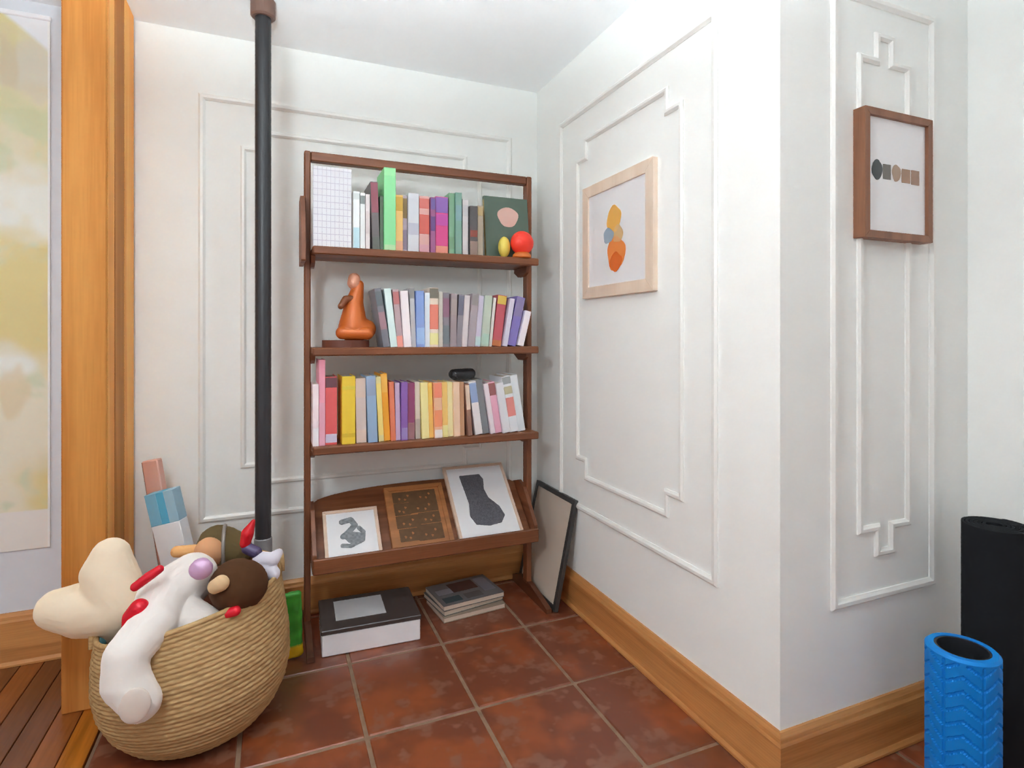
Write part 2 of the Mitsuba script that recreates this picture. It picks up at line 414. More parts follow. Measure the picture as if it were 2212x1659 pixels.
# black pole
t = thing('black_pole', 'slim black metal pole from floor to ceiling behind the basket', 'pole')
bx, by = -0.034, 2.30
add('shaft', cyl(bx, by, 0.46, 2.385, 0.0275), 'black_iron', t, smooth=40)
add('base_sleeve', cyl(bx, by, 0.0, 0.46, 0.031, bev=.003), 'grey_paint', t, smooth=40, label='grey sleeve round the foot of the pole')
add('ceiling_collar', cyl(bx, by, 2.372, ZC, 0.043, bev=.006), 'rust_iron', t, smooth=40, label='rusty brown collar at the ceiling')

# ------------------------------------------------------------------ bookshelf
SH = thing('bookshelf', 'reddish brown wooden bookshelf with three book shelves and a slanted display rack below', 'bookshelf')
PA, PB = (0.115, 0.139), (1.090, 1.114)
SF, SBK = 2.300, 2.575
for a, b in (PA, PB):
    add('upright', box(a, b, 2.43, 2.48, 0.045, 1.945, .004), 'teak_z', SH)
for a, b in (PA, PB):
    pts = [(2.225, 0.0), (2.225, .02), (2.40, .06), (2.52, .06), (2.605, .03), (2.605, 0.0)]
    m = prism(Polygon(pts), b - a + .0)
    M = frame_matrix((a, 0, 0), (0, 1, 0), (0, 0, 1), (1, 0, 0))
    m = moved(m, M)
    add('foot', m, 'dark_teak_y', SH)
add('top_rail', box(PA[1], PB[0], 2.435, 2.475, 1.908, 1.945, .004), 'teak_x', SH)
S1, S2, S3 = 1.545, 1.155, 0.775
for s in (S1, S2, S3):
    sh = add('shelf', box(PA[1], PB[0], SF + .018, SBK, s - .022, s, .002), 'teak_x', SH)
    add('front_lip', box(PA[1], PB[0], SF, SF + .0175, s - .03, s + .002, .005), 'teak_x', sh)
    for x0, x1 in ((PA[1], PA[1] + .016), (PB[0] - .016, PB[0])):
        pts = [(2.40, s - .0225), (2.55, s - .0225), (2.55, s - .04), (2.50, s - .065), (2.45, s - .065), (2.41, s - .05)]
        m = moved(prism(Polygon(pts), x1 - x0), frame_matrix((x0, 0, 0), (0, 1, 0), (0, 0, 1), (1, 0, 0)))
        add('bracket', m, 'teak_y', sh)
for x0, x1 in ((PA[0] - .0165, PA[0] - .0005),):
    pts = Polygon([(2.312, 1.488), (2.312, 1.60), (2.37, 1.745), (2.40, 1.755), (2.52, 1.755), (2.52, 1.488)]).buffer(-.008).buffer(.008)
    add('end_panel', moved(prism(pts, x1 - x0), frame_matrix((x0, 0, 0), (0, 1, 0), (0, 0, 1), (1, 0, 0))), 'teak_z', SH)
# slanted rack
rk = add('rack_front', box(PA[1], PB[0], 2.300, 2.316, .288, .347, .004), 'teak_x', SH)
add('rack_bottom', box(PA[1] + .016, PB[0] - .016, 2.3165, 2.40, .288, .304, .002), 'teak_x', SH)
sl = np.array([2.585 - 2.345, .545 - .325]); L = np.linalg.norm(sl); sl /= L
xm = (PA[1] + PB[0]) / 2
top = [(PB[0] - .018, L - .055)] + [(xm + (PB[0] - .018 - xm) * math.cos(a), L - .055 + .06 * math.sin(a)) for a in np.linspace(0.1, math.pi - .1, 18)] + [(PA[1] + .018, L - .055)]
pan = Polygon([(PA[1] + .018, 0.0), (PB[0] - .018, 0.0)] + top)
M = frame_matrix((0, 2.347, .327), (1, 0, 0), (0, sl[0], sl[1]), (0, -sl[1], sl[0]))
add('rack_back', moved(prism(pan, .012), frame_matrix((0, 2.353, .306), (1, 0, 0), (0, sl[0], sl[1]), (0, -sl[1], sl[0]))), 'teak_x', SH)
for x0, x1 in ((PA[1], PA[1] + .0155), (PB[0] - .0155, PB[0])):
    pts = Polygon([(2.3165, .288), (2.3165, .36), (2.44, .50), (2.50, .52), (2.57, .50), (2.57, .44), (2.42, .288)]).buffer(-.01).buffer(.01)
    add('rack_side', moved(prism(pts, x1 - x0), frame_matrix((x0, 0, 0), (0, 1, 0), (0, 0, 1), (1, 0, 0))), 'teak_y', SH)

# ------------------------------------------------------------------ books
def book_meshes(w, h, d, soft_spine=True):
    b = min(.0022, w * .2)
    r = b * 0.9
    cover = cat(box(0, w, 0, b, 0, h, r * .4), box(0, b, b, d, 0, h), box(w - b, w, b, d, 0, h))
    pages = box(b, w - b, b, d - .003, .002, h - .004)
    return cover, pages

def faded(c, gain=1.0):
    g = sum(c) / 3
    return tuple(min(246, (x + (g - x) * .10) * gain) for x in c)

def tilt(lean, x, z):
    return trimesh.transformations.translation_matrix((x, 0, z)) @ rot((0, 1, 0), lean)

ORD = ['first', 'second', 'third', 'fourth', 'fifth', 'sixth', 'seventh', 'eighth', 'ninth', 'tenth', 'eleventh', 'twelfth', 'thirteenth', 'fourteenth', 'fifteenth', 'sixteenth', 'seventeenth', 'eighteenth', 'nineteenth', 'twentieth', 'twenty-first', 'twenty-second', 'twenty-third', 'twenty-fourth', 'twenty-fifth', 'twenty-sixth', 'twenty-seventh', 'twenty-eighth', 'twenty-ninth', 'thirtieth']

GAIN = {'top': 0.97, 'middle': 1.14, 'bottom': 1.08}          # the books' own paleness, shelf by shelf

def row(shelf_name, z, y, group, books, xmax):
    """books: (x, width, height, lean in degrees (positive to the right), depth, colour, [(from, to, colour)], looks)"""
    prev = None
    for i, (x, w, h, lean, d, col, bands, looks) in enumerate(books):
        a = math.radians(lean)
        base = np.array([(0, 0), (w, 0), (w, h), (0, h)])
        R = np.array([[math.cos(a), math.sin(a)], [-math.sin(a), math.cos(a)]])
        q = base @ R.T
        q[:, 1] -= q[:, 1].min()
        lift = -(base @ R.T)[:, 1].min()
        while True:
            poly = Polygon(q + [x, 0])
            if prev is None or poly.distance(prev) > .0004: break
            x += .0006
        prev = poly
        if poly.bounds[2] > xmax: print('OVER', shelf_name, i, round(poly.bounds[2] - xmax, 4))
        key = thing('book', f'{looks}, {ORD[i]} on the {shelf_name} shelf', 'book', group)
        yy = y + (0.004 * ((i * 7) % 5) - .004) if i else y
        M = trimesh.transformations.translation_matrix((x, yy, z + lift + .0003)) @ rot((0, 1, 0), lean)
        cover, pages = book_meshes(w, h, d)
        add('cover', moved(cover, M), 'cover', key, color=faded(col, GAIN[shelf_name]))
        add('pages', moved(pages, M), 'page_paper', key)
        for z0, z1, bc in bands:
            add('spine_band', moved(box(.0006, w - .0006, -.0007, .0004, z0 * h + .0005, z1 * h - .0005), M), 'cover', key, color=faded(bc, GAIN[shelf_name]))

W_ = lambda *a: a
top_books = [
    W_(.293, .025, .231, 0, .16, (226, 232, 234), [(.02, .38, (176, 214, 226)), (.86, .97, (196, 204, 204))], 'slim white paperback with a light blue foot on its spine'),
    W_(.320, .020, .229, 0, .15, (222, 224, 224), [(.80, .95, (120, 128, 126))], 'white paperback with a grey head to its spine'),
    W_(.342, .018, .227, 0, .15, (232, 220, 220), [(.3, .7, (218, 202, 202))], 'thin pinkish white paperback beside the maroon book'),
    W_(.3635, .029, .276, -2, .17, (104, 98, 98), [(.55, .99, (142, 76, 88)), (.02, .2, (92, 96, 88))], 'tall charcoal book with a maroon upper spine'),
    W_(.396, .014, .225, 0, .16, (88, 106, 86), [], 'thin dark green book squeezed against the mint green one'),
    W_(.412, .047, .339, 0, .17, (132, 222, 146), [(.0, .08, (176, 220, 160)), (.9, .99, (150, 232, 160))], 'very tall thick mint green hardback'),
    W_(.4605, .030, .234, 0, .15, (238, 188, 104), [(.72, .97, (206, 156, 50)), (.03, .2, (232, 168, 130))], 'amber yellow paperback right of the mint green book'),
    W_(.492, .018, .236, 0, .15, (176, 160, 172), [(.6, .95, (130, 108, 66)), (.05, .4, (136, 122, 140))], 'thin mauve paperback with an olive brown head'),
    W_(.512, .045, .246, 0, .16, (206, 208, 216), [(.3, .5, (184, 184, 200))], 'thick silver grey book'),
    W_(.560, .043, .240, 0, .15, (226, 168, 160), [(.34, .68, (216, 96, 84)), (.78, .96, (224, 116, 106)), (.02, .16, (222, 160, 170))], 'coral red and pale pink paperback'),
    W_(.606, .020, .236, 0, .15, (150, 84, 128), [(.4, .66, (94, 66, 124)), (.78, .98, (108, 90, 156))], 'thin navy and plum paperback left of the magenta book'),
    W_(.6285, .054, .243, 0, .16, (220, 70, 132), [(.72, .99, (138, 96, 176)), (.5, .7, (200, 76, 164)), (.02, .15, (232, 140, 118))], 'thick magenta book with a purple head'),
    W_(.689, .025, .265, 0, .16, (126, 172, 136), [(.1, .3, (118, 160, 122))], 'tall sage green hardback, the left of two'),
    W_(.7155, .027, .267, 0, .16, (122, 166, 150), [(.55, .8, (124, 164, 168))], 'tall blue green hardback, the right of two'),
    W_(.748, .026, .243, 0, .15, (214, 206, 208), [(.7, .9, (200, 196, 200))], 'pale grey paperback right of the green hardbacks'),
    W_(.778, .034, .215, 0, .15, (82, 78, 78), [(.38, .52, (132, 60, 48)), (.02, .3, (150, 124, 112))], 'short black book with a rust red band'),
    W_(.815, .025, .221, 0, .15, (178, 162, 140), [(.8, .97, (186, 160, 112))], 'tan paperback beside the dark green display book'),
]
row('top', S1, 2.335, 'books on the top shelf', top_books, 1.08)
mid_books = [
    W_(.412, .027, .240, -9, .15, (104, 104, 112), [(.7, .95, (84, 92, 96)), (.3, .6, (138, 104, 112))], 'dark slate paperback leaning against the orange figure'),
    W_(.441, .028, .240, -6.5, .15, (190, 212, 210), [], 'pale aqua paperback leaning left'),
    W_(.470, .025, .238, -5, .15, (166, 140, 144), [(.74, .96, (168, 98, 98)), (.0, .2, (214, 136, 122))], 'mauve paperback with red head and foot'),
    W_(.494, .031, .232, -4, .15, (218, 206, 210), [], 'pinkish white paperback right of the mauve one'),
    W_(.522, .020, .246, -2, .16, (170, 168, 170), [(.82, .99, (120, 118, 116))], 'grey book with a darker head'),
    W_(.545, .033, .234, -1, .15, (112, 138, 196), [(.05, .35, (132, 162, 208))], 'blue paperback right of the grey book'),
    W_(.580, .022, .228, 0, .15, (198, 208, 226), [], 'pale blue and white paperback'),
    W_(.604, .038, .250, 0, .16, (214, 196, 178), [(.3, .72, (210, 114, 96)), (.04, .24, (216, 208, 140)), (.82, .99, (104, 100, 88))], 'cream book with a coral middle and yellow foot'),
    W_(.644, .015, .233, 0, .15, (176, 170, 160), [], 'thin taupe paperback'),
    W_(.661, .029, .230, 0, .15, (118, 112, 120), [(.55, .9, (128, 90, 108)), (.05, .4, (104, 112, 116))], 'plum grey paperback'),
    W_(.691, .026, .226, 1, .15, (138, 124, 128), [(.6, .9, (146, 132, 130))], 'mauve brown paperback beside the plum grey one'),
    W_(.716, .024, .224, 3.5, .15, (122, 116, 124), [(.6, .98, (92, 92, 108))], 'grey paperback with a navy head'),
    W_(.741, .027, .222, 4, .15, (196, 186, 188), [], 'pale pinkish grey paperback leaning right'),
    W_(.770, .030, .228, 5, .15, (148, 136, 142), [(.78, .99, (126, 120, 120))], 'brownish grey paperback leaning right'),
    W_(.801, .026, .222, 5, .15, (182, 176, 196), [(.02, .2, (172, 194, 196))], 'lavender paperback leaning right'),
    W_(.829, .033, .222, 5, .15, (164, 176, 160), [(.02, .25, (150, 178, 162))], 'grey green paperback leaning right'),
    W_(.866, .014, .215, 6, .14, (196, 190, 186), [], 'very thin off-white booklet left of the red book'),
    W_(.884, .042, .226, 7.5, .15, (172, 72, 82), [(.82, .99, (196, 164, 66)), (.0, .12, (176, 100, 56))], 'red book with a yellow head'),
    W_(.930, .022, .214, 10, .14, (188, 184, 204), [], 'thin pale violet paperback between the red and the purple book'),
    W_(.955, .040, .222, 12.5, .15, (112, 100, 166), [(.6, .98, (120, 110, 152))], 'purple blue book leaning far right'),
    W_(1.0005, .028, .160, 14, .14, (220, 208, 220), [], 'short pinkish white booklet leaning at the right end'),
]
row('middle', S2, 2.335, 'books on the middle shelf', mid_books, 1.088)
low_books = [
    W_(.1412, .022, .240, 0, .15, (226, 206, 212), [(.0, .3, (222, 216, 222))], 'pale pink paperback at the left end'),
    W_(.1645, .023, .335, 0, .17, (224, 138, 158), [(.0, .5, (216, 150, 170))], 'very tall thin pink book'),
    W_(.1885, .044, .267, 0, .16, (214, 84, 84), [(.84, .99, (96, 58, 66)), (.03, .16, (190, 180, 204))], 'red book with a dark head and a pale foot'),
    W_(.250, .051, .268, 0, .17, (226, 188, 48), [(.1, .16, (204, 168, 40)), (.8, .86, (214, 190, 60))], 'thick bright yellow hardback'),
    W_(.305, .040, .258, -1, .16, (206, 180, 166), [(.2, .7, (198, 178, 172))], 'beige paperback right of the yellow hardback'),
    W_(.349, .037, .267, -2, .16, (132, 160, 192), [(.7, .95, (134, 150, 178))], 'steel blue hardback'),
    W_(.389, .021, .262, -3, .16, (222, 206, 140), [(.1, .9, (234, 206, 110))], 'pale yellow paperback right of the steel blue one'),
    W_(.411, .026, .274, -3, .16, (232, 156, 42), [(.72, .98, (236, 174, 72))], 'orange hardback'),
    W_(.4385, .019, .240, -2, .15, (216, 112, 82), [], 'coral orange paperback right of the orange hardback'),
    W_(.459, .020, .235, -1, .15, (190, 164, 198), [], 'thin lilac paperback'),
    W_(.481, .026, .238, 0, .15, (124, 84, 160), [(.02, .22, (136, 116, 172))], 'purple paperback'),
    W_(.5085, .030, .234, 0, .15, (134, 62, 96), [(.0, .3, (140, 96, 100))], 'maroon paperback right of the purple one'),
    W_(.540, .022, .236, -1, .15, (206, 194, 178), [(.0, .35, (172, 160, 150))], 'greyish cream paperback'),
    W_(.563, .030, .234, -2, .15, (234, 216, 140), [], 'cream yellow paperback'),
    W_(.595, .020, .232, -2, .15, (238, 184, 92), [(.6, .98, (240, 192, 84))], 'amber paperback right of the cream yellow one'),
    W_(.616, .034, .233, -1, .15, (236, 174, 138), [(.72, .99, (234, 126, 96)), (.2, .5, (234, 136, 92)), (.0, .15, (228, 214, 206))], 'peach paperback with coral head and middle'),
    W_(.652, .025, .232, -1, .15, (240, 188, 100), [(.0, .22, (232, 220, 140))], 'golden orange paperback'),
    W_(.678, .024, .231, -1, .15, (226, 214, 156), [], 'pale straw yellow paperback'),
    W_(.703, .027, .231, -1, .15, (226, 188, 158), [], 'peach beige paperback'),
    W_(.731, .021, .230, -1, .15, (192, 142, 106), [], 'tan brown paperback'),
    W_(.760, .019, .222, -4, .15, (136, 98, 82), [(.5, .98, (212, 186, 166))], 'brown paperback with a beige upper spine'),
    W_(.790, .033, .232, -8, .15, (216, 210, 212), [(.6, .97, (134, 156, 196))], 'white paperback with a blue head, leaning left'),
    W_(.828, .032, .238, -8, .15, (116, 120, 124), [], 'dark grey hardback leaning left'),
    W_(.862, .020, .222, -9, .15, (222, 206, 214), [], 'thin pinkish white paperback leaning left'),
    W_(.885, .032, .226, -9, .15, (222, 158, 180), [(.74, .98, (144, 86, 86))], 'pink paperback with a maroon head, leaning left'),
    W_(.920, .034, .222, -9.5, .15, (210, 210, 216), [], 'plain white book right of the pink one, leaning left'),
    W_(.957, .040, .250, -9.5, .16, (214, 218, 224), [(.28, .62, (216, 128, 122)), (.68, .82, (180, 172, 140)), (.86, .99, (146, 154, 156))], 'white book with red stripe and grey head'),
    W_(1.000, .036, .254, -9.5, .16, (206, 214, 220), [], 'pale blue grey hardback leaning left'),
]
row('bottom', S3, 2.335, 'books on the lowest book shelf', low_books, 1.088)

# other things on the shelves
t = thing('notebook', 'white squared-paper notebook facing out at the left end of the top shelf', 'notebook')
add('cover', box(.142, .287, 2.340, 2.343, S1 + .0005, S1 + .318, .001), 'grid_paper', t)
add('pages', box(.144, .285, 2.3432, 2.356, S1 + .0005, S1 + .314), 'page_paper', t)
add('back_cover', box(.142, .287, 2.3562, 2.359, S1 + .0005, S1 + .318, .001), 'white_card', t)

t = thing('display_book', 'dark green picture book standing face out at the right end of the top shelf', 'book')
M = trimesh.transformations.translation_matrix((.868, 2.374, S1 + .0035)) @ rot((1, 0, 0), -7)
add('cover', moved(cat(box(0, .212, 0, .003, 0, .284, .001), box(0, .004, .003, .017, 0, .284), box(0, .212, .017, .020, 0, .284, .001)), M), 'cover', t, color=(78, 94, 82))
add('pages', moved(box(.004, .209, .003, .017, .002, .280), M), 'page_paper', t)
ring = Polygon([(0.112 + .050 * math.cos(a) * (1 + .1 * math.sin(3 * a)), 0.192 + .046 * math.sin(a)) for a in np.linspace(0, 2 * math.pi, 40)])
add('cover_print', moved(moved(prism(ring, .0006), frame_matrix((0, -.0001, 0), (1, 0, 0), (0, 0, 1), (0, -1, 0))), M), 'cover', t, color=(214, 172, 160), label='pinkish round flower shape printed on the cover')
add('spine_band', moved(box(-.0006, .0004, .001, .018, .004, .268), M), 'cover', t, color=(150, 128, 78), label='olive gold spine edge')

t = thing('red_ball_toy', 'bright red wooden ball on an orange ring in front of the dark green book', 'toy')
add('ball', ellipsoid((1.020, 2.330, S1 + .070), (.053, .042, .053), 4), 'cover', t, smooth=True, color=(250, 62, 44))
m = lathe([(0, 0), (.038, 0), (.042, .006), (.040, .016), (.030, .026), (0, .026)], 40); m.apply_translation((1.020, 2.332, S1 + .0022))
add('ring', m, 'cover', t, smooth=True, color=(206, 110, 48), label='orange ring under the ball')
t = solo('yellow_egg_toy', 'yellow egg-shaped toy left of the red ball on the top shelf', 'toy', ellipsoid((.938, 2.338, S1 + .048), (.027, .024, .046), 4), 'cover', smooth=True, color=(226, 202, 88))

t = thing('carved_figure', 'orange-brown carved wooden figure seated on a dark base at the left of the middle shelf', 'figurine')
m = trimesh.creation.cylinder(radius=1, height=.030, sections=48); m.apply_scale((.092, .075, 1)); m.apply_translation((.272, 2.40, S2 + .0155))
add('base', m, 'cover', t, smooth=30, color=(84, 42, 28), label='dark oval base')
z0 = S2 + .03
body = soft([(((.300, 2.40, z0 + .05), .058), ((.305, 2.40, z0 + .15), .036)), (((.300, 2.40, z0 + .05), .058), ((.352, 2.40, z0 + .045), .04)), (((.305, 2.40, z0 + .15), .036), ((.322, 2.40, z0 + .225), .021)),
             (((.255, 2.37, z0 + .03), .026), ((.35, 2.36, z0 + .028), .026))], .009, 12)
add('body', body, 'cover', t, smooth=True, color=(190, 92, 34))
add('head', soft([(((.303, 2.398, z0 + .232), .026), ((.305, 2.40, z0 + .250), .024))], .008, 8), 'cover', t, smooth=True, color=(214, 150, 122), label='pale pinkish head')
add('arm', soft([(((.268, 2.375, z0 + .165), .014), ((.248, 2.36, z0 + .135), .012)), (((.268, 2.375, z0 + .165), .014), ((.30, 2.385, z0 + .17), .014))], .006, 8), 'cover', t, smooth=True, color=(112, 62, 34), label='dark brown arm')

solo('pouch', 'black zip pouch lying on top of the books of the lowest book shelf', 'pouch', soft([(((.735, 2.40, 1.033), .024), ((.805, 2.41, 1.036), .024), ((.74, 2.45, 1.033), .022), ((.805, 2.45, 1.036), .022))], .010, 6), 'core_black', smooth=True)

# ------------------------------------------------------------------ pictures
def picture_frame(key, w, h, d, fw, M, frame_m, paper_m, lip=.006, label_frame=None):
    outer, inner = shapely.box(0, 0, w, h), shapely.box(fw, fw, w - fw, h - fw)
    # four mitred bars
    bars = [Polygon([(0, 0), (w, 0), (w - fw, fw), (fw, fw)]), Polygon([(w, 0), (w, h), (w - fw, h - fw), (w - fw, fw)]), Polygon([(w, h), (0, h), (fw, h - fw), (w - fw, h - fw)]), Polygon([(0, h), (0, 0), (fw, fw), (fw, h - fw)])]
    for b in bars:
        add('frame_bar', moved(prism(b.buffer(-.0004, join_style=2), d), M), frame_m, key)
    add('paper', moved(box(fw - .0, w - fw + .0, fw, h - fw, d * .30, d - lip), M), paper_m, key)

def flat(key, name, poly, M, z, bsdf, color=None, label=None):
    m = prism(poly, .0008); m.apply_translation((0, 0, z))
    add(name, moved(m, M), bsdf, key, color=color, label=label)

def blob(cx, cy, rx, ry, wob=.12, k=3, ph=0.0, n=40):
    return Polygon([(cx + rx * math.cos(a) * (1 + wob * math.sin(k * a + ph)), cy + ry * math.sin(a) * (1 + wob * math.cos(k * a + ph))) for a in np.linspace(0, 2 * math.pi, n, endpoint=False)])

# on the right wall: light maple frame
t = thing('framed_print', 'light maple framed print with an orange shape and white mount on the right wall', 'picture')
M = frame_matrix((XR, 2.142, 1.360), (0, -1, 0), (0, 0, 1), (-1, 0, 0))
picture_frame(t, .492, .468, .020, .046, M, 'maple_z', 'print_paper')
zt = .0142
flat(t, 'print_shape', blob(.235, .298, .050, .052, .08, 4), M, zt, 'cover', (236, 176, 84))
flat(t, 'print_shape', blob(.197, .238, .036, .030, .10, 3, 1), M, zt + .0009, 'cover', (150, 168, 184))
flat(t, 'print_shape', blob(.262, .236, .034, .034, .10, 3, 2), M, zt, 'cover', (214, 176, 126))
flat(t, 'print_shape', blob(.250, .162, .062, .066, .10, 3, .6), M, zt, 'cover', (232, 132, 64))
flat(t, 'print_shape', blob(.248, .130, .042, .036, .10, 4, .3), M, zt + .0009, 'cover', (216, 98, 36))

# on the return wall: walnut frame
t = thing('framed_print', 'walnut framed print with a short row of dark and tan marks on the narrow wall', 'picture')
M = frame_matrix((1.519, YP, 1.478), (1, 0, 0), (0, 0, 1), (0, -1, 0))
picture_frame(t, .294, .366, .036, .021, M, 'walnut_z', 'print_paper', lip=.010)
cols = [(58, 62, 62), (104, 100, 94), (164, 138, 118), (158, 124, 102), (150, 118, 100)]
for i, c in enumerate(cols):
    cx = .062 + i * .0415
    p = [blob(cx, .196, .020, .026, .05, 4), shapely.box(cx - .015, .174, cx + .015, .213), blob(cx, .194, .017, .022, .08, 3), shapely.box(cx - .017, .172, cx + .017, .208), shapely.box(cx - .016, .170, cx + .016, .209)][i]
    flat(t, 'print_mark', p.buffer(.002), M, .0262, 'cover', c)

# three in the display rack
def leaning(x0, w, L, dy, dz, y0, z0, t_):
    s = np.array([dy, dz]) / math.hypot(dy, dz)
    return frame_matrix((x0, y0, z0), (1, 0, 0), (0, s[0], s[1]), (0, -s[1], s[0]))
sd, sz = sl
t = thing('framed_print', 'small pale framed print with grey brush marks, leftmost of three in the display rack', 'picture', None)
M = leaning(.187, .222, .222, sd, sz, 2.336, .313, .016)
picture_frame(t, .222, .222, .016, .014, M, 'ash_x', 'print_paper', lip=.003)
flat(t, 'print_mark', LineString([(.075, .165), (.11, .172), (.125, .145), (.095, .115), (.075, .10)]).buffer(.012), M, .0131, 'ink_soft')
flat(t, 'print_mark', blob(.118, .092, .040, .024, .12, 3), M, .0132, 'ink_soft')
flat(t, 'print_mark', LineString([(.14, .13), (.155, .11), (.15, .075), (.10, .055), (.07, .06)]).buffer(.009), M, .0141, 'ink_soft')
t = thing('framed_print', 'brown wooden framed print with dark block pattern, middle of three in the display rack', 'picture', None)
M = leaning(.449, .262, .305, sd, sz, 2.336, .313, .018)
picture_frame(t, .262, .305, .018, .020, M, 'cherry_x', 'cherry_x', lip=.004)
for i, (bx0, by0, bx1, by1) in enumerate([(.045, .225, .125, .268), (.135, .225, .215, .268), (.045, .165, .10, .215), (.108, .170, .215, .217), (.045, .105, .13, .155), (.14, .115, .215, .160), (.05, .045, .115, .095), (.125, .040, .215, .105)]):
    bx0, bx1, by0, by1 = bx0 * 1.03 - .014, bx1 * 1.06 - .004, by0 * 1.02 - .006, by1 * 1.03
    p = shapely.box(bx0, by0, bx1, by1)
    holes = shapely.union_all([blob(bx0 + (bx1 - bx0) * u, by0 + (by1 - by0) * v, .005, .006, .2) for u, v in ((.3, .35), (.7, .6), (.55, .25))])
    flat(t, 'print_block', p.buffer(-.004).buffer(.004).difference(holes), M, .0142, 'walnut_print')
t = thing('framed_print', 'pale framed print of a dark grey bootlike shape, rightmost in the display rack', 'picture', None)
M = leaning(.734, .298, .385, sd, sz, 2.336, .313, .016)
picture_frame(t, .298, .385, .016, .014, M, 'ash_x', 'print_paper', lip=.003)
shape = Polygon([(.075, .325), (.165, .325), (.175, .30), (.165, .25), (.175, .20), (.215, .15), (.228, .105), (.205, .075), (.15, .068), (.095, .080), (.078, .12), (.088, .18), (.082, .25)]).buffer(.012).buffer(-.006)
flat(t, 'print_shape', shape, M, .0131, 'ink_grey')

# black frame leaning on the right wall
t = thing('leaning_frame', 'black framed pale poster leaning on the right wall beside the bookshelf', 'picture')
u = np.array([1.221 - 1.119, .0, .476]); u /= np.linalg.norm(u)
nrm = np.cross(u, (0, -1, 0)); nrm = nrm if nrm[0] < 0 else -nrm
M = frame_matrix((1.1195, 2.608, 0.0005), (0, -1, 0), u, nrm)
H = math.hypot(1.221 - 1.119, .476)
M[:3, 3] += -nrm * .0 + np.array([.0195, 0, .004])
picture_frame(t, .395, H - .004, .018, .022, M, 'black_paint', 'cream_paper', lip=.004)

# ------------------------------------------------------------------ on the floor under the rack
t = thing('storage_box', 'flat white box with a black lid on the floor under the bookshelf', 'box')
M = rot((0, 0, 1), -2, (.353, 2.24, 0))
add('body', moved(box(.168, .538, 2.238, 2.506, .0005, .082, .003), M), 'white_card', t)
add('lid', moved(box(.164, .542, 2.234, 2.510, .0822, .100, .003), M), 'black_card', t, label='black lid')
add('lid_label', moved(box(.222, .414, 2.300, 2.470, .1002, .1012), M), 'grey_card', t, label='large pale grey label on the lid')
for i, (ang, dx, dy, c, lb) in enumerate([(9, 0, 0, (150, 132, 116), 'cream-edged magazine, bottom of the pile under the bookshelf'), (13, .006, .012, (84, 84, 82), 'dark grey magazine, middle of the pile under the bookshelf'), (10, .002, .010, (96, 92, 92), 'brown and grey patterned magazine, top of the pile under the bookshelf')]):
    t = thing('magazine', lb, 'magazine')
    M = trimesh.transformations.translation_matrix((dx, dy, .0004 + i * .0222)) @ rot((0, 0, 1), ang - 3, (.66, 2.31, 0))
    x0, y0, w, d, h = .66, 2.318, .29, .215, .0215
    add('pages', moved(box(x0 + .002, x0 + w - .002, y0 + .002, y0 + d - .002, .0025, h - .0025), M), 'cream_paper', t)
    add('cover', moved(cat(box(x0, x0 + w, y0, y0 + d, 0, .002), box(x0, x0 + w, y0, y0 + d, h - .002, h)), M), 'cover', t, color=c)
    if i == 2:
        for q, (a0, a1, b0, b1, cc) in enumerate([(.02, .10, .02, .07, (40, 52, 54)), (.09, .21, .10, .19, (60, 36, 32)), (.02, .09, .10, .15, (128, 124, 130)), (.22, .275, .05, .19, (120, 116, 124)), (.12, .20, .02, .07, (76, 70, 68))]):
            add('cover_print', moved(box(x0 + a0, x0 + a1, y0 + b0, y0 + b1, h, h + .0006), M), 'cover', t, color=cc)

# ------------------------------------------------------------------ basket
BX, BY = -0.219, 2.02
VIEW = math.atan2(-BY, -BX)                                  # direction from the basket to the camera
R_Z = [(0, .0), (.0, .10), (.006, .165), (.03, .198), (.07, .232), (.12, .256), (.18, .268), (.26, .266), (.36, .252), (.47, .236)]
def rim_z(th):
    right = math.cos(th - (VIEW + math.pi / 2)); front = math.cos(th - VIEW)
    return .395 + .062 * right + .006 * front + .012 * math.cos(2 * (th - VIEW) + .7)
def basket_r(z):
    return float(np.interp(z, [a for a, b in R_Z[1:]], [b for a, b in R_Z[1:]]))
nt, rows, per = 120, 30, 5
def basket_shell():
    vs, fs = [], []
    prof = []
    for k in range(rows * per + 1):
        s = k / (rows * per)
        prof.append(s)
    outer, inner = [], []
    for i in range(nt):
        th = 2 * math.pi * i / nt
        zr = rim_z(th)
        for s in prof:
            z = .008 + (zr - .008) * s
            bump = .0028 * abs(math.sin(math.pi * s * rows)) + .0012 * math.sin(48 * th + math.pi * math.floor(s * rows))
            r = basket_r(z) + bump
            outer.append((r * math.cos(th), r * math.sin(th), z))
    n = len(prof)
    v = np.array(outer)
    for i in range(nt):
        th = 2 * math.pi * i / nt
        zr = rim_z(th)
        for s in (1.0, .66, .33, .02):
            z = .016 + (zr - .016) * s
            r = basket_r(z) - .010
            inner.append((r * math.cos(th), r * math.sin(th), z))
    w = len(outer); v = np.vstack([v, np.array(inner), [(0, 0, .0)], [(0, 0, .02)]])
    low = []
    for i in range(nt):
        j = (i + 1) % nt
        for a in range(n - 1):
            fs += [[i * n + a, j * n + a, j * n + a + 1], [i * n + a, j * n + a + 1, i * n + a + 1]]
        fs += [[i * n + n - 1, j * n + n - 1, w + j * 4], [i * n + n - 1, w + j * 4, w + i * 4]]
        for a in range(3):
            fs += [[w + i * 4 + a, w + j * 4 + a, w + j * 4 + a + 1], [w + i * 4 + a, w + j * 4 + a + 1, w + i * 4 + a + 1]]
        fs += [[j * n, i * n, len(v) - 2], [w + i * 4 + 3, w + j * 4 + 3, len(v) - 1]]
    m = trimesh.Trimesh(v, fs, process=False)
    m.apply_translation((BX, BY, .001))
    return m
t = thing('basket', 'large round woven seagrass basket full of soft toys on the tiles', 'basket')
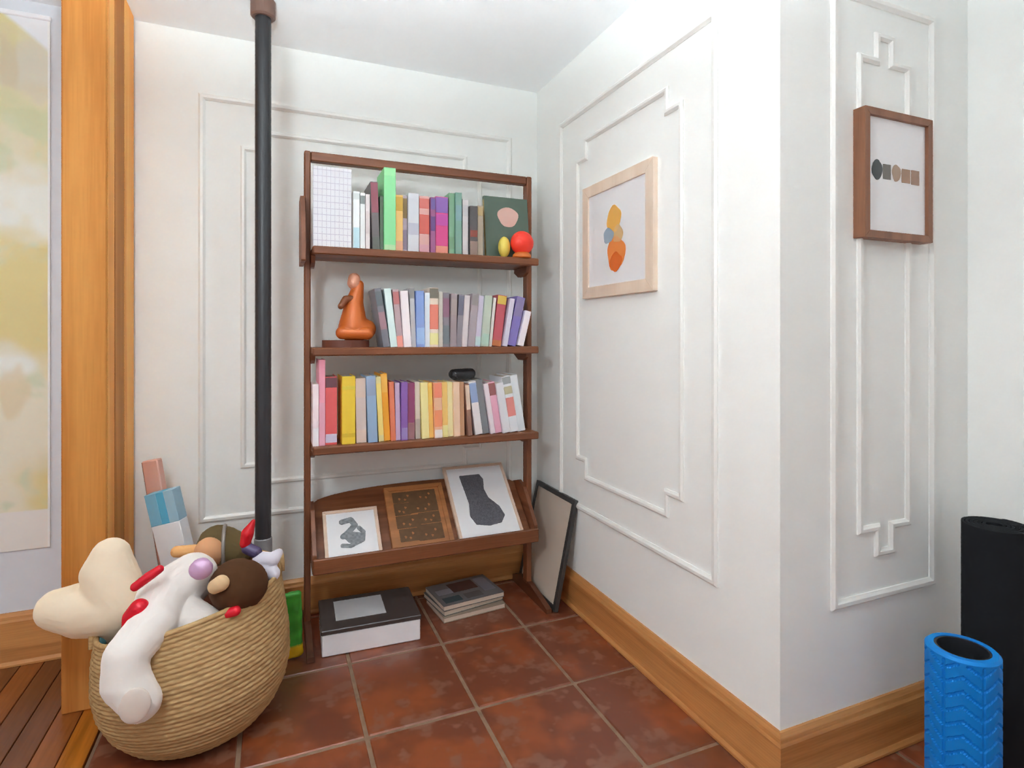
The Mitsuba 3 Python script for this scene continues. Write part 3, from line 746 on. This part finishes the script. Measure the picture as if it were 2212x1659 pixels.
add('body', basket_shell(), 'seagrass', t, smooth=True)
rimv = []
ths = np.linspace(0, 2 * math.pi, 121)[:-1]
def tube(path, r, closed=False, n=10):
    P = np.array(path, float); N = len(P); vs = []
    for i in range(N):
        d = (P[(i + 1) % N] - P[i - 1]) if closed else (P[min(i + 1, N - 1)] - P[max(i - 1, 0)])
        d /= np.linalg.norm(d); a = np.cross(d, (0.03, 0.05, 1)); a /= np.linalg.norm(a); b = np.cross(d, a)
        vs += [P[i] + r * (math.cos(q) * a + math.sin(q) * b) for q in np.linspace(0, 2 * math.pi, n, endpoint=False)]
    f = []
    for i in range(N if closed else N - 1):
        j = (i + 1) % N
        for k in range(n):
            l = (k + 1) % n
            f += [[i * n + k, j * n + k, j * n + l], [i * n + k, j * n + l, i * n + l]]
    if not closed:
        f += [[0, k + 1, k] for k in range(1, n - 1)] + [[(N - 1) * n, (N - 1) * n + k, (N - 1) * n + k + 1] for k in range(1, n - 1)]
    m = trimesh.Trimesh(np.array(vs), f, process=False); trimesh.repair.fix_normals(m); return m
add('rim', tube([(BX + (basket_r(rim_z(q)) - .003) * math.cos(q), BY + (basket_r(rim_z(q)) - .003) * math.sin(q), rim_z(q) + .004) for q in ths], .0075, True), 'seagrass', t, smooth=True)
for side in (1, -1):
    c = VIEW + side * (math.pi / 2 + .12)
    pts = []
    for a in np.linspace(-1, 1, 17):
        q = c + a * .17
        pts.append((BX + (basket_r(rim_z(q)) + .008) * math.cos(q), BY + (basket_r(rim_z(q)) + .008) * math.sin(q), rim_z(q) - .02 + .05 * math.sqrt(max(0, 1 - a * a))))
    add('handle', tube(pts, .008), 'seagrass', t, smooth=True)

# ------------------------------------------------------------------ soft toys in and over the basket
CREAM, WHITE, RED, BROWN, TAN = (226, 205, 178), (220, 212, 206), (196, 16, 36), (62, 40, 26), (212, 158, 112)
t = thing('cream_plush', 'cream fluffy soft toy with two stubby limbs hanging over the left side of the basket', 'soft toy')
add('body', furry(soft([(((-.425, 2.03, .395), .082), ((-.455, 2.04, .495), .070), ((-.448, 2.04, .545), .052)),
                        (((-.425, 2.03, .395), .082), ((-.51, 2.045, .395), .078), ((-.578, 2.045, .408), .056)),
                        (((-.425, 2.03, .395), .082), ((-.42, 2.05, .32), .055))], .010, 16), .002, 60, 1), 'plush_fur', t, smooth=True, color=CREAM)
t = solo('teal_ball', 'teal toy ball peeping out below the cream soft toy left of the basket', 'toy', ellipsoid((-.468, 2.0, .312), (.020, .020, .022), 3), 'cover', smooth=True, color=(78, 128, 132))

t = thing('white_plush', 'white soft toy lying in the basket with one leg hanging down over its front', 'soft toy')
body = soft([(((-.225, 1.965, .475), .070), ((-.285, 1.945, .430), .085)),
             (((-.285, 1.945, .430), .085), ((-.300, 1.835, .412), .062)),
             (((-.300, 1.835, .415), .062), ((-.352, 1.752, .375), .052)),
             (((-.352, 1.752, .375), .052), ((-.350, 1.742, .315), .056)),
             (((-.350, 1.742, .315), .056), ((-.312, 1.722, .262), .047)),
             (((-.285, 1.925, .400), .07), ((-.235, 1.860, .385), .046), ((-.168, 1.836, .388), .036))], .011, 14)
add('body', furry(body, .0016, 60, 2), 'plush_fur', t, smooth=True, color=WHITE)
sole = ellipsoid((0, 0, 0), (.036, .010, .046), 3, rot((0, 1, 0), 20)); sole.apply_transform(rot((0, 0, 1), -14)); sole.apply_translation((-.318, 1.679, .280))
add('sole', sole, 'plush_fur', t, smooth=True, color=(206, 192, 182), label='beige sole of the hanging foot')
add('bow', soft([(((-.350, 1.852, .512), .012), ((-.318, 1.848, .536), .013), ((-.292, 1.850, .552), .011))], .006, 4), 'cover', t, smooth=True, color=RED, label='red ribbon')
add('bow', soft([(((-.352, 1.828, .440), .024), ((-.335, 1.822, .464), .024), ((-.366, 1.822, .410), .010))], .006, 4), 'cover', t, smooth=True, color=(190, 4, 28), label='red ribbon')

t = thing('brown_plush', 'dark brown fluffy soft toy with tan muzzle at the right of the basket', 'soft toy')
add('head', furry(soft([(((-.100, 1.865, .470), .074), ((-.085, 1.88, .46), .072))], .010, 8), .003, 70, 5), 'plush_fur', t, smooth=True, color=BROWN)
add('muzzle', soft([(((-.150, 1.806, .498), .020), ((-.135, 1.797, .508), .022))], .006, 6), 'plush_fur', t, smooth=True, color=(206, 172, 132), label='tan muzzle')
add('body', furry(soft([(((-.075, 1.90, .40), .055), ((-.06, 1.98, .31), .06))], .012, 8), .002, 70, 6), 'plush_fur', t, smooth=True, color=(74, 48, 32))
add('collar', soft([(((-.118, 1.803, .418), .013), ((-.098, 1.796, .424), .014))], .006, 4), 'cover', t, smooth=True, color=(206, 22, 40), label='red collar')

t = solo('lilac_ball', 'small lilac toy on the white soft toy beside the brown muzzle', 'toy', furry(ellipsoid((-.188, 1.828, .545), (.030, .026, .030), 3), .002, 60), 'cover', smooth=True, color=(186, 146, 180))

t = thing('rag_doll', 'rag doll with dark olive hair and tan face at the back of the basket', 'doll')
add('head', soft([(((-.192, 2.105, .500), .045), ((-.165, 2.13, .49), .05))], .008, 6), 'plush_fur', t, smooth=True, color=(206, 148, 108))
add('hair', furry(soft([(((-.150, 2.145, .492), .066), ((-.172, 2.15, .505), .062), ((-.125, 2.14, .482), .06))], .008, 6), .0025, 70, 3), 'plush_fur', t, smooth=True, color=(84, 70, 46))
add('hair_band', tube([(-.150 + .0 * a, 2.145 - .0685 * math.cos(a), .495 + .0685 * math.sin(a)) for a in np.linspace(-.6, 2.2, 18)], .006), 'cover', t, smooth=True, color=(126, 118, 112), label='grey hair band')
add('arm', soft([(((-.288, 2.13, .503), .018), ((-.235, 2.125, .50), .020)), (((-.235, 2.125, .50), .020), ((-.19, 2.13, .45), .024))], .007, 6), 'plush_fur', t, smooth=True, color=(226, 168, 110), label='tan arm')
add('body', soft([(((-.16, 2.14, .43), .05), ((-.17, 2.12, .33), .07))], .01, 6), 'plush_fur', t, smooth=True, color=(142, 96, 78))

t = thing('felt_leaf', 'red pointed felt toy with a navy foot at the back right of the basket', 'toy')
lf = soft([(((-.082, 2.0, .545), .016), ((-.075, 2.0, .575), .019), ((-.058, 2.0, .612), .006))], .006, 4)
add('leaf', lf, 'cover', t, smooth=True, color=(186, 14, 26))
add('foot', soft([(((-.075, 2.0, .528), .018), ((-.05, 1.99, .515), .018))], .006, 4), 'cover', t, smooth=True, color=(66, 54, 84), label='navy foot')

cl = soft([(((-.035, 1.985, .488), .028), ((-.005, 1.965, .492), .024)), (((-.005, 1.965, .492), .024), ((.016, 1.985, .505), .014)), (((-.035, 1.985, .488), .028), ((.0, 1.95, .455), .022))], .008, 6)
solo('cloth', 'crumpled lavender white cloth on the right rim of the basket', 'cloth', furry(cl, .0022, 40, 8), 'plush_fur', smooth=True, color=(206, 202, 214))

# boxes standing at the back of the basket
def standing(x, y, z, w, d, h, yaw, lean_):
    return trimesh.transformations.translation_matrix((x, y, z)) @ rot((0, 0, 1), yaw) @ rot((0, 1, 0), lean_)
M = standing(-.290, 2.345, .001, .100, .055, .64, -20, -13)
t = thing('craft_box', 'blue and white tilted cardboard box standing behind the toys beside the post', 'box')
w, d, h = .100, .055, .645
add('body', moved(box(0, w, 0, d, .0, .53, .002), M), 'white_card', t)
for a, b, c in ((.0, .040, (122, 184, 214)), (.0402, .0658, (84, 172, 208)), (.066, w, (150, 188, 208))):
    add('top_panel', moved(box(a, b, 0, d, 0.5305, h, .001), M), 'cover', t, color=c)
add('side_panel', moved(box(-.0012, -.0002, .004, d - .004, .50, h - .004), M), 'cover', t, color=(52, 128, 158), label='teal side')
add('side_panel', moved(box(-.0012, -.0002, .004, d - .004, .06, .4985), M), 'cover', t, color=(150, 150, 156), label='grey side')
M = standing(-.340, 2.435, .001, .06, .035, .6, -20, -9)
t = thing('peach_box', 'narrow peach coloured box standing upright behind the blue and white box', 'box')
add('body', moved(box(0, .058, 0, .035, 0, .745, .004), M), 'cover', t, color=(222, 166, 148))
add('side_panel', moved(box(-.0012, -.0002, .003, .032, .003, .742), M), 'cover', t, color=(160, 134, 130), label='mauve grey side')

# green bag between the basket and the bookshelf
gb = soft([(((.030, 2.285, .03), .022), ((.085, 2.285, .03), .018), ((.022, 2.285, .235), .012), ((.085, 2.285, .245), .012))], .009, 4)
v = gb.vertices
cols = np.where(v[:, 2:3] < .062, np.array([lin((214, 170, 20))]), np.array([lin((50, 132, 40))]))
k = meshkit.fbm(v * 30, 3, 4)[:, None]
cols = np.where(v[:, 2:3] >= .062, cols * (0.55 + 0.9 * k), cols)
gb.vertices = v + gb.vertex_normals * ((meshkit.fbm(v * 24, 3, 2) - .5) * .016)[:, None]
gb.apply_translation((0, 0, .0005 - gb.vertices[:, 2].min()))
solo('green_bag', 'crumpled green plastic bag with a yellow foot between the basket and the bookshelf', 'bag', gb, 'cover', smooth=True, color=cols)

# ------------------------------------------------------------------ roller and mat in the right corner
def roller_sleeve(r, r_in, h):
    nt_, nz = 180, 150
    vs, fs = [], []
    for k in range(nz + 1):
        z = h * k / nz
        for i in range(nt_):
            th = 2 * math.pi * i / nt_
            edge = min(z, h - z)
            a = (th / (2 * math.pi) * 6) % 1.0
            band = (z / .034 + (1.6 * abs(a - .5) if True else 0)) % 1.0
            groove = 1.0 if (band < .22 or abs(a) < .05) else 0.0
            rr = r - (.0035 * groove if edge > .012 else 0) - (.006 * (1 - edge / .006) if edge < .006 else 0)
            vs.append((rr * math.cos(th), rr * math.sin(th), z))
    for k in range(nz):
        for i in range(nt_):
            j = (i + 1) % nt_
            fs += [[k * nt_ + i, k * nt_ + j, (k + 1) * nt_ + j], [k * nt_ + i, (k + 1) * nt_ + j, (k + 1) * nt_ + i]]
    o = len(vs)
    for z in (0.0, h):
        for i in range(nt_):
            th = 2 * math.pi * i / nt_
            vs.append((r_in * math.cos(th), r_in * math.sin(th), z))
    for i in range(nt_):
        j = (i + 1) % nt_
        fs += [[i, o + j, j], [i, o + i, o + j]]
        t0 = nz * nt_
        fs += [[t0 + i, t0 + j, o + nt_ + j], [t0 + i, o + nt_ + j, o + nt_ + i]]
        fs += [[o + i, o + nt_ + i, o + nt_ + j], [o + i, o + nt_ + j, o + j]]
    return trimesh.Trimesh(np.array(vs), fs, process=False)
t = thing('foam_roller', 'short blue grid-patterned hollow foam roller standing in front of the black mat', 'foam roller')
RX, RY = 1.535, .857
m = roller_sleeve(.0745, .056, .45); m.apply_translation((RX, RY, .0005))
add('foam_sleeve', m, 'foam_blue', t, smooth=35)
m = lathe([(.0505, 0), (.0555, 0), (.0555, .448), (.0505, .448), (.0505, 0)], 64); m.apply_translation((RX, RY, .0008))
add('core', m, 'core_black', t, smooth=35, label='black hollow core')
sp = [((.016 + .0092 * a / (2 * math.pi)) * math.cos(a), (.016 + .0092 * a / (2 * math.pi)) * math.sin(a)) for a in np.linspace(0, 2 * math.pi * 6.6, 420)]
m = prism(LineString(sp).buffer(.0038, cap_style=2, join_style=1, quad_segs=2).simplify(.0003), .685)
m.apply_transform(rot((0, 0, 1), 160)); m.apply_translation((1.825, .938, .0005))
solo('exercise_mat', 'tall rolled-up black exercise mat standing in the right corner', 'mat', m, 'mat_black', smooth=30)
